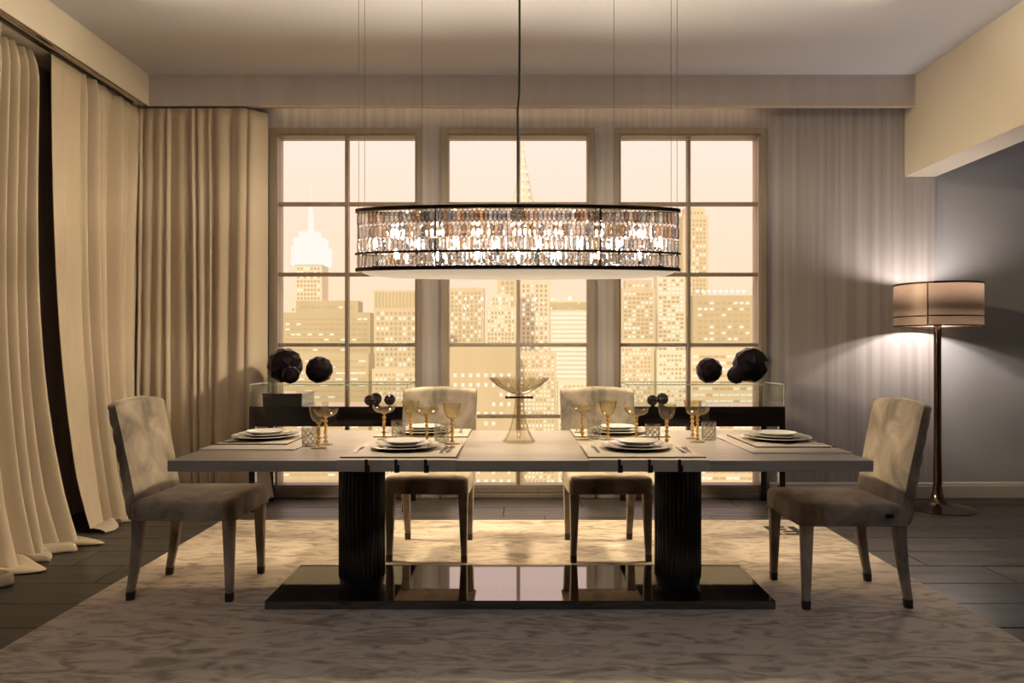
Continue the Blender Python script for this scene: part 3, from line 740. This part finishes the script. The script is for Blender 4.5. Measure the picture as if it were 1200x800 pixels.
for z0, z1 in ((1.694, 1.707), (1.452, 1.460), (1.380, 1.390)):
    MB().loft([[(rr*math.cos(2*math.pi*i/72), rr*math.sin(2*math.pi*i/72), z) for i in range(72)] for rr, z in ((sr + 0.004, z0), (sr + 0.004, z1), (sr - 0.006, z1), (sr - 0.006, z0), (sr + 0.004, z0))], False, False).build('shade_ring', M['bronze'], sho, smooth=40)
a0 = R(-155)
MB().tube([(0.304*math.cos(R(-132)), 0.304*math.sin(R(-132)), 1.385), (0.304*math.cos(R(-132)), 0.304*math.sin(R(-132)), 1.70)], 0.004, 8).build('shade_strut', M['bronze'], sho)
for a in (30, 150, 270):
    MB().tube([(0.01*math.cos(R(a)), 0.01*math.sin(R(a)), 1.56), (0.298*math.cos(R(a)), 0.298*math.sin(R(a)), 1.455)], 0.003, 6).build('spider_arm', M['bronze'], sho)
for dx, dz in ((-0.075, 0.0), (0.075, -0.01)):
    MB().lathe([(0.016, 0.0), (0.018, 0.04), (0.013, 0.045)], 16, (dx, -0.02), 1.435 + dz).build('socket', M['bronze'], lp, smooth=40)
    light('SPOT', 'floor_lamp_downlight', (LX + dx, LY - 0.02, 1.515 + dz), 20.0, (1.0, 0.87, 0.76), shadow_soft_size=0.018, spot_size=R(178), spot_blend=0.1, rot=(0, 0, 0))
    light('SPOT', 'floor_lamp_uplight', (LX + dx, LY - 0.02, 1.575), 17.0, (1.0, 0.87, 0.76), shadow_soft_size=0.10, spot_size=R(178), spot_blend=0.3, rot=(math.pi, 0, 0))
MB().tube([(-0.075, -0.02, 1.437), (0.075, -0.02, 1.437)], 0.006, 8).build('socket_bar', M['bronze'], lp)

# ------------------------------------------------------------------ table linen
def cross_runner(label, x0, x1):
    cx = (x0 + x1)/2; hw = (x1 - x0)/2
    t = thing('table_runner', label, 'runner', (cx, TY, TZ), 0, 'leather runners on the table')
    box(-hw, hw, -0.558, 0.558, 0.0, 0.0025).build('leather', M['runner'], t)
    n = 4; fw = 2*hw/n
    for sy in (-1, 1):
        for k in range(n):
            a = -hw + k*fw + (0.006 if k else 0); b = -hw + (k + 1)*fw - (0.006 if k < n - 1 else 0)
            y0, y1 = sorted((sy*0.5585, sy*0.5615))
            box(a, b, y0, y1, -0.0455, 0.0025).build('flap', M['runner'], t)
        for k in range(1, n):
            x = -hw + k*fw; y0, y1 = sorted((sy*0.557, sy*0.5655))
            s = MB().box(x - 0.006, x + 0.006, y0, y1, -0.050, 0.005)
            s.box(x - 0.004, x + 0.014, *sorted((sy*0.5615, sy*0.5645)), -0.050, -0.018)
            s.build('strap', M['strap'], t)
    return t
def end_runner(label, sx, y0, y1):
    cyy = (y0 + y1)/2; hy = (y1 - y0)/2
    t = thing('table_runner', label, 'runner', (TX + sx*1.47, cyy, TZ), 0, 'leather runners on the table')
    a, b = sorted((0.0, -sx*0.44))
    box(a, b, -hy, hy, 0.0, 0.005).build('leather', M['runner'], t)
    box(a, b, -hy - 0.004, -hy, 0.0, 0.007).build('edge_trim', M['whitetrim'], t)
    n = 4; fw = 2*hy/n
    u, v = sorted((sx*0.0005, sx*0.0035)); u2, v2 = sorted((-sx*0.012, sx*0.008))
    for k in range(n):
        box(u, v, -hy + k*fw + (0.006 if k else 0), -hy + (k + 1)*fw - (0.006 if k < n - 1 else 0), -0.0455, 0.005).build('flap', M['runner'], t)
    for k in range(1, n):
        y = -hy + k*fw
        box(u2, v2, y - 0.007, y + 0.007, -0.052, 0.0085).build('strap', M['strap'], t)
    return t
cross_runner('taupe leather runner across the table, left of the centrepiece, slit flaps', -0.750, -0.257)
cross_runner('taupe leather runner across the table, right of the centrepiece, slit flaps', 0.300, 0.800)
end_runner('pale edged leather runner over the left end of the table', -1, 3.32, 3.92)
end_runner('pale edged leather runner over the right end of the table', 1, 3.22, 3.90)

def placemat(label, x, y, w, d, z):
    t = thing('placemat', label, 'placemat', (x, y, z), 0, 'leather placemats')
    box(-w/2, w/2, -d/2, d/2, 0.0, 0.0045).build('backing', M['matedge'], t)
    box(-w/2 + 0.003, w/2 - 0.003, -d/2 + 0.003, d/2 - 0.003, 0.0045, 0.0058).build('leather', M['mat'], t)
    return t
SET = {  # setting: placemat centre, size, plate centre, z of cloth below
 'front left':  dict(m=(-0.5035, 3.255, 0.493, 0.37), p=(-0.520, 3.335), z=TZ + 0.0025),
 'front right': dict(m=(0.55, 3.255, 0.50, 0.37), p=(0.552, 3.335), z=TZ + 0.0025),
 'rear left':   dict(m=(-0.5035, 3.955, 0.493, 0.35), p=(-0.505, 3.955), z=TZ + 0.0025),
 'rear right':  dict(m=(0.55, 3.955, 0.50, 0.35), p=(0.545, 3.955), z=TZ + 0.0025),
 'left end':    dict(m=(-1.275, 3.715, 0.345, 0.48), p=(-1.282, 3.70), z=TZ + 0.005),
 'right end':   dict(m=(1.285, 3.61, 0.345, 0.48), p=(1.300, 3.63), z=TZ + 0.005),
}
WHERE = {'front left': 'at the front left setting', 'front right': 'at the front right setting', 'rear left': 'at the setting before the rear left chair',
         'rear right': 'at the setting before the rear right chair', 'left end': 'at the left end setting', 'right end': 'at the right end setting'}
def plate_mesh(r, h, mats, name):
    m = MB()
    prof = [(0.001, 0.0), (r*0.58, 0.0), (r*0.62, 0.003), (r*0.97, h - 0.002), (r, h), (r*0.985, h + 0.0022), (r*0.66, 0.0085), (r*0.58, 0.0065), (r*0.3, 0.0055), (0.001, 0.0055)]
    m.lathe(prof, 48)
    n = 48
    for i, f in enumerate(m.f):
        ring = i//n
        m.m[i] = 1 if ring in (3, 4, 5) and len(f) == 4 else 0
    return m.mesh(name, mats, smooth=45)
pm1 = plate_mesh(0.165, 0.017, [M['greyware'], M['platerim']], 'charger_plate')
pm2 = plate_mesh(0.132, 0.018, [M['greyware'], M['platerim']], 'dinner_plate')
pm3 = plate_mesh(0.098, 0.020, [M['porcelain'], M['porcelain']], 'salad_plate')
def fork_mesh():
    m = MB()
    m.loft([rrect(0.004 + 0.010*math.sin(math.pi*min(1, k/8*0.9 + 0.1))**0.5 if k < 2 else 0.011 - 0.0006*k, 0.0022, 0.0008, 0, 0, 0) for k in range(1)], True, True) if False else None
    def strip(pts):     # (y, halfwidth, z)
        m.loft([[(-w, y, z - 0.0009), (w, y, z - 0.0009), (w, y, z + 0.0009), (-w, y, z + 0.0009)] for y, w, z in pts])
    strip([(-0.10, 0.004, 0.0015), (-0.095, 0.007, 0.002), (-0.07, 0.006, 0.003), (-0.02, 0.003, 0.007), (0.03, 0.003, 0.006), (0.045, 0.009, 0.004), (0.06, 0.011, 0.003)])
    for k in range(4):
        x = -0.009 + k*0.006
        m.loft([[(x - w, y, z - 0.0008), (x + w, y, z - 0.0008), (x + w, y, z + 0.0008), (x - w, y, z + 0.0008)] for y, w, z in ((0.059, 0.0017, 0.003), (0.08, 0.0015, 0.003), (0.10, 0.0009, 0.007))])
    return m.mesh('fork', M['silver'], smooth=30)
def knife_mesh():
    m = MB()
    m.loft([[(-w, y, z0), (w, y, z0), (w*0.8, y, z1), (-w*0.8, y, z1)] for y, w, z0, z1 in ((-0.11, 0.004, 0.0012, 0.004), (-0.105, 0.007, 0.0003, 0.006), (-0.05, 0.006, 0.0003, 0.007), (-0.01, 0.004, 0.001, 0.006))])
    m.loft([[(-0.005, y, 0.0022), (w, y, 0.0022), (w, y, 0.0038), (-0.005, y, 0.0038)] for y, w in ((-0.01, 0.003), (0.0, 0.010), (0.07, 0.011), (0.10, 0.006), (0.112, -0.003))])
    return m.mesh('knife', M['silver'], smooth=30)
def spoon_mesh():
    m = MB()
    m.loft([[(-w, y, z - 0.0009), (w, y, z - 0.0009), (w, y, z + 0.0009), (-w, y, z + 0.0009)] for y, w, z in
        ((-0.09, 0.004, 0.0015), (-0.085, 0.007, 0.002), (-0.06, 0.006, 0.003), (-0.01, 0.003, 0.007), (0.03, 0.003, 0.006), (0.04, 0.010, 0.004), (0.06, 0.017, 0.0018), (0.08, 0.016, 0.002), (0.095, 0.007, 0.005))])
    return m.mesh('spoon', M['silver'], smooth=30)
fm, km, spm = fork_mesh(), knife_mesh(), spoon_mesh()
def put(name, me, label, cat, loc, rz=0, group=None):
    o = bpy.data.objects.new(name, me); col.objects.link(o); o.location = loc; o.rotation_euler = (0, 0, rz)
    return tag(o, label, cat, group)
DIRS = {'front left': 0, 'front right': 0, 'rear left': math.pi, 'rear right': math.pi, 'left end': -math.pi/2, 'right end': math.pi/2}
for k, s in SET.items():
    x, y, w, d = s['m']; z = s['z']
    placemat('dark edged leather placemat ' + WHERE[k], x, y, w, d, z)
    zz = z + 0.0058; px, py = s['p']
    put('charger_plate', pm1, 'wide grey charger, lowest plate of the stack ' + WHERE[k], 'plate', (px, py, zz), 0, 'charger plates')
    put('dinner_plate', pm2, 'grey dinner plate, middle of the stack ' + WHERE[k], 'plate', (px, py, zz + 0.0085), 0, 'dinner plates')
    put('salad_plate', pm3, 'small white plate on top of the stack ' + WHERE[k], 'plate', (px, py, zz + 0.017), 0, 'salad plates')
    a = DIRS[k]; ca, sa = math.cos(a), math.sin(a)
    def off(u, v): return (px + u*ca - v*sa, py + u*sa + v*ca, zz)
    put('fork', fm, 'silver fork left of the plates ' + WHERE[k], 'fork', off(-0.195, -0.05), a + 0.03, 'forks')
    put('knife', km, 'silver knife right of the plates ' + WHERE[k], 'knife', off(0.188, -0.05), a - 0.03, 'knives')
    if 'end' not in k: put('spoon', spm, 'silver spoon beside the knife ' + WHERE[k], 'spoon', off(0.215, -0.055), a - 0.06, 'spoons')

# ------------------------------------------------------------------ glassware
def lathe_part(name, prof, mat, t, seg=28, rmod=None, smooth=50):
    return MB().lathe(prof, seg, (0, 0), 0, rmod).build(name, mat, t, smooth=smooth)
def stem_twist(name, z0, z1, r, t, mat):
    m = MB(); rings = []; n = 12; N = 40
    for k in range(N + 1):
        f = k/N; z = z0 + (z1 - z0)*f; tw = f*math.pi*5
        rings.append([(r*(1 + 0.28*math.cos(2*(2*math.pi*j/n - tw)))*math.cos(2*math.pi*j/n)*(1 + 0.22*math.sin(f*math.pi*13)),
                       r*(1 + 0.28*math.cos(2*(2*math.pi*j/n - tw)))*math.sin(2*math.pi*j/n)*(1 + 0.22*math.sin(f*math.pi*13)), z) for j in range(n)])
    return m.loft(rings).build(name, mat, t, smooth=60)
def stem_beads(name, z0, z1, r, t, mat):
    prof = []; N = 42
    for k in range(N + 1):
        f = k/N; prof.append((r*(0.55 + 0.75*abs(math.sin(f*math.pi*5))), z0 + (z1 - z0)*f))
    return MB().lathe(prof, 14).build(name, mat, t, smooth=60)
def foot(r, t):
    return lathe_part('foot', [(0.001, 0.0), (r, 0.0), (r, 0.002), (r*0.6, 0.005), (0.008, 0.010), (0.006, 0.014), (0.001, 0.014)], M['amberbowl'], t)
def make_goblet(label, beads=False):
    t = thing('wine_goblet', label, 'glass', (0,0,0), 0, 'amber stemmed wine goblets')
    foot(0.036, t)
    (stem_beads if beads else stem_twist)('stem', 0.012, 0.122, 0.0078, t, M['amber'])
    lathe_part('bowl', [(0.001, 0.120), (0.012, 0.122), (0.026, 0.130), (0.034, 0.145), (0.040, 0.170), (0.044, 0.197), (0.0432, 0.197), (0.0388, 0.170), (0.0325, 0.146), (0.025, 0.133), (0.011, 0.1255), (0.001, 0.1245)],
               M['amberbowl'], t, 32, rmod=lambda a, h: 1 + 0.018*math.cos(16*a))
    return t
def make_coupe(label):
    t = thing('champagne_coupe', label, 'glass', (0,0,0), 0, 'amber stemmed champagne coupes')
    foot(0.036, t)
    stem_twist('stem', 0.012, 0.136, 0.0072, t, M['amber'])
    lathe_part('bowl', [(0.001, 0.133), (0.015, 0.1345), (0.035, 0.140), (0.050, 0.150), (0.058, 0.163), (0.060, 0.174), (0.059, 0.174), (0.0566, 0.164), (0.0485, 0.1525), (0.034, 0.1435), (0.014, 0.138), (0.001, 0.137)], M['amberbowl'], t, 32)
    return t
def make_tumbler(label):
    t = thing('cut_tumbler', label, 'glass', (0,0,0), 0, 'cut crystal tumblers')
    lathe_part('tumbler_body', [(0.001, 0.0), (0.033, 0.0), (0.0345, 0.004), (0.036, 0.095), (0.0335, 0.095), (0.031, 0.012), (0.001, 0.010)], M['clear'], t, 40)
    w = MB()
    for dirn in (1, -1):
        for k in range(9):
            pts = []
            for q in range(9):
                f = q/8; a = 2*math.pi*k/9 + dirn*f*1.9; rr = 0.0346 + 0.0012*f
                pts.append((rr*math.cos(a), rr*math.sin(a), 0.005 + 0.080*f))
            w.tube(pts, 0.0013, 5)
    w.build('cut_lines', M['cutline'], t)['kind'] = 'stuff'
    return t
M['cutline'] = P('frosted_cut_line', (0.30,0.27,0.22), 0.3, c2=(0.36,0.33,0.28), coat=0.6)
DM = 0.0083; DR = 0.0025; DE = 0.005
ZG = TZ
first = {}
def glass(kind, x, y, z, label):
    mk = {'goblet': make_goblet, 'bead': lambda l: make_goblet(l, True), 'coupe': make_coupe, 'tumbler': make_tumbler}[kind]
    if kind not in first:
        first[kind] = mk(label); first[kind].location = (x, y, z)
    else: dup(first[kind], (x, y, z), rnd.uniform(0, 1), label)
gl = [
 ('coupe', -0.440, 3.53, DR, 'amber stemmed coupe behind the front left plates'), ('tumbler', -0.372, 3.578, DR, 'cut crystal tumbler behind the front left plates'),
 ('goblet', -0.315, 3.515, DR, 'amber stemmed goblet behind the front left plates, nearest the centrepiece'),
 ('coupe', -0.678, 3.695, DR, 'amber stemmed coupe before the rear left chair'), ('tumbler', -0.610, 3.73, DR, 'cut crystal tumbler before the rear left chair'),
 ('goblet', -0.542, 3.695, DR, 'amber stemmed goblet before the rear left chair'),
 ('coupe', 0.332, 3.695, DR, 'amber stemmed coupe before the rear right chair, nearest the centrepiece'), ('tumbler', 0.397, 3.73, DR, 'cut crystal tumbler before the rear right chair'),
 ('goblet', 0.462, 3.695, DR, 'amber stemmed goblet before the rear right chair'),
 ('coupe', 0.583, 3.545, DR, 'amber stemmed coupe behind the front right plates'), ('tumbler', 0.660, 3.535, DR, 'cut crystal tumbler behind the front right plates'),
 ('bead', 0.720, 3.49, DR, 'bead stemmed amber goblet behind the front right plates'),
 ('bead', 0.908, 3.756, 0, 'bead stemmed amber goblet beside the right end setting'), ('coupe', 0.898, 3.61, 0, 'amber stemmed coupe beside the right end setting'),
 ('tumbler', 0.980, 3.71, 0, 'cut crystal tumbler beside the right end setting'),
 ('goblet', -0.926, 3.385, 0, 'amber stemmed goblet beside the left end setting'), ('coupe', -0.929, 3.52, 0, 'amber stemmed coupe beside the left end setting'),
 ('tumbler', -0.992, 3.465, 0, 'cut crystal tumbler beside the left end setting'),
]
for k, x, y, dz, lab in gl: glass(k, x, y, TZ + dz, lab)

cp = thing('footed_bowl', 'footed cut glass bowl, the centrepiece in the middle of the table', 'bowl', (0.010, 3.62, TZ))
flute = lambda a, h: 1 + 0.05*math.cos(10*a)
MB().lathe([(0.001, 0.0), (0.076, 0.0), (0.078, 0.006), (0.066, 0.022), (0.050, 0.055), (0.036, 0.10), (0.026, 0.15), (0.021, 0.20), (0.019, 0.235), (0.001, 0.235)], 40, rmod=flute).build('foot', M['bowlglass'], cp, smooth=30)
MB().lathe([(0.012, 0.02), (0.010, 0.10), (0.013, 0.11), (0.009, 0.2), (0.009, 0.222)], 16).build('inner_stem', M['amberbowl'], cp, smooth=50)
MB().lathe([(0.001, 0.233), (0.03, 0.240), (0.068, 0.256), (0.105, 0.280), (0.134, 0.306), (0.146, 0.320), (0.143, 0.321), (0.130, 0.309), (0.101, 0.285), (0.066, 0.261), (0.03, 0.246), (0.001, 0.241)], 40, rmod=flute).build('bowl', M['bowlglass'], cp, smooth=30)
MB().tube([(-0.07, 0, 0.222), (-0.066, 0, 0.222), (-0.060, 0, 0.222), (0.060, 0, 0.222), (0.066, 0, 0.222), (0.07, 0, 0.222)], [0.004, 0.009, 0.0055, 0.0055, 0.009, 0.004], 10).build('cross_bar', M['nickel'], cp, smooth=40)
rb = MB()
for k in range(10):
    a = 2*math.pi*k/10 + 0.1
    rb.tube([(r*math.cos(a), r*math.sin(a), z + 0.001) for r, z in ((0.02, 0.241), (0.068, 0.258), (0.105, 0.282), (0.134, 0.307), (0.145, 0.320))], 0.0016, 5)
rb.build('cut_ribs', M['cutline'], cp)['kind'] = 'stuff'
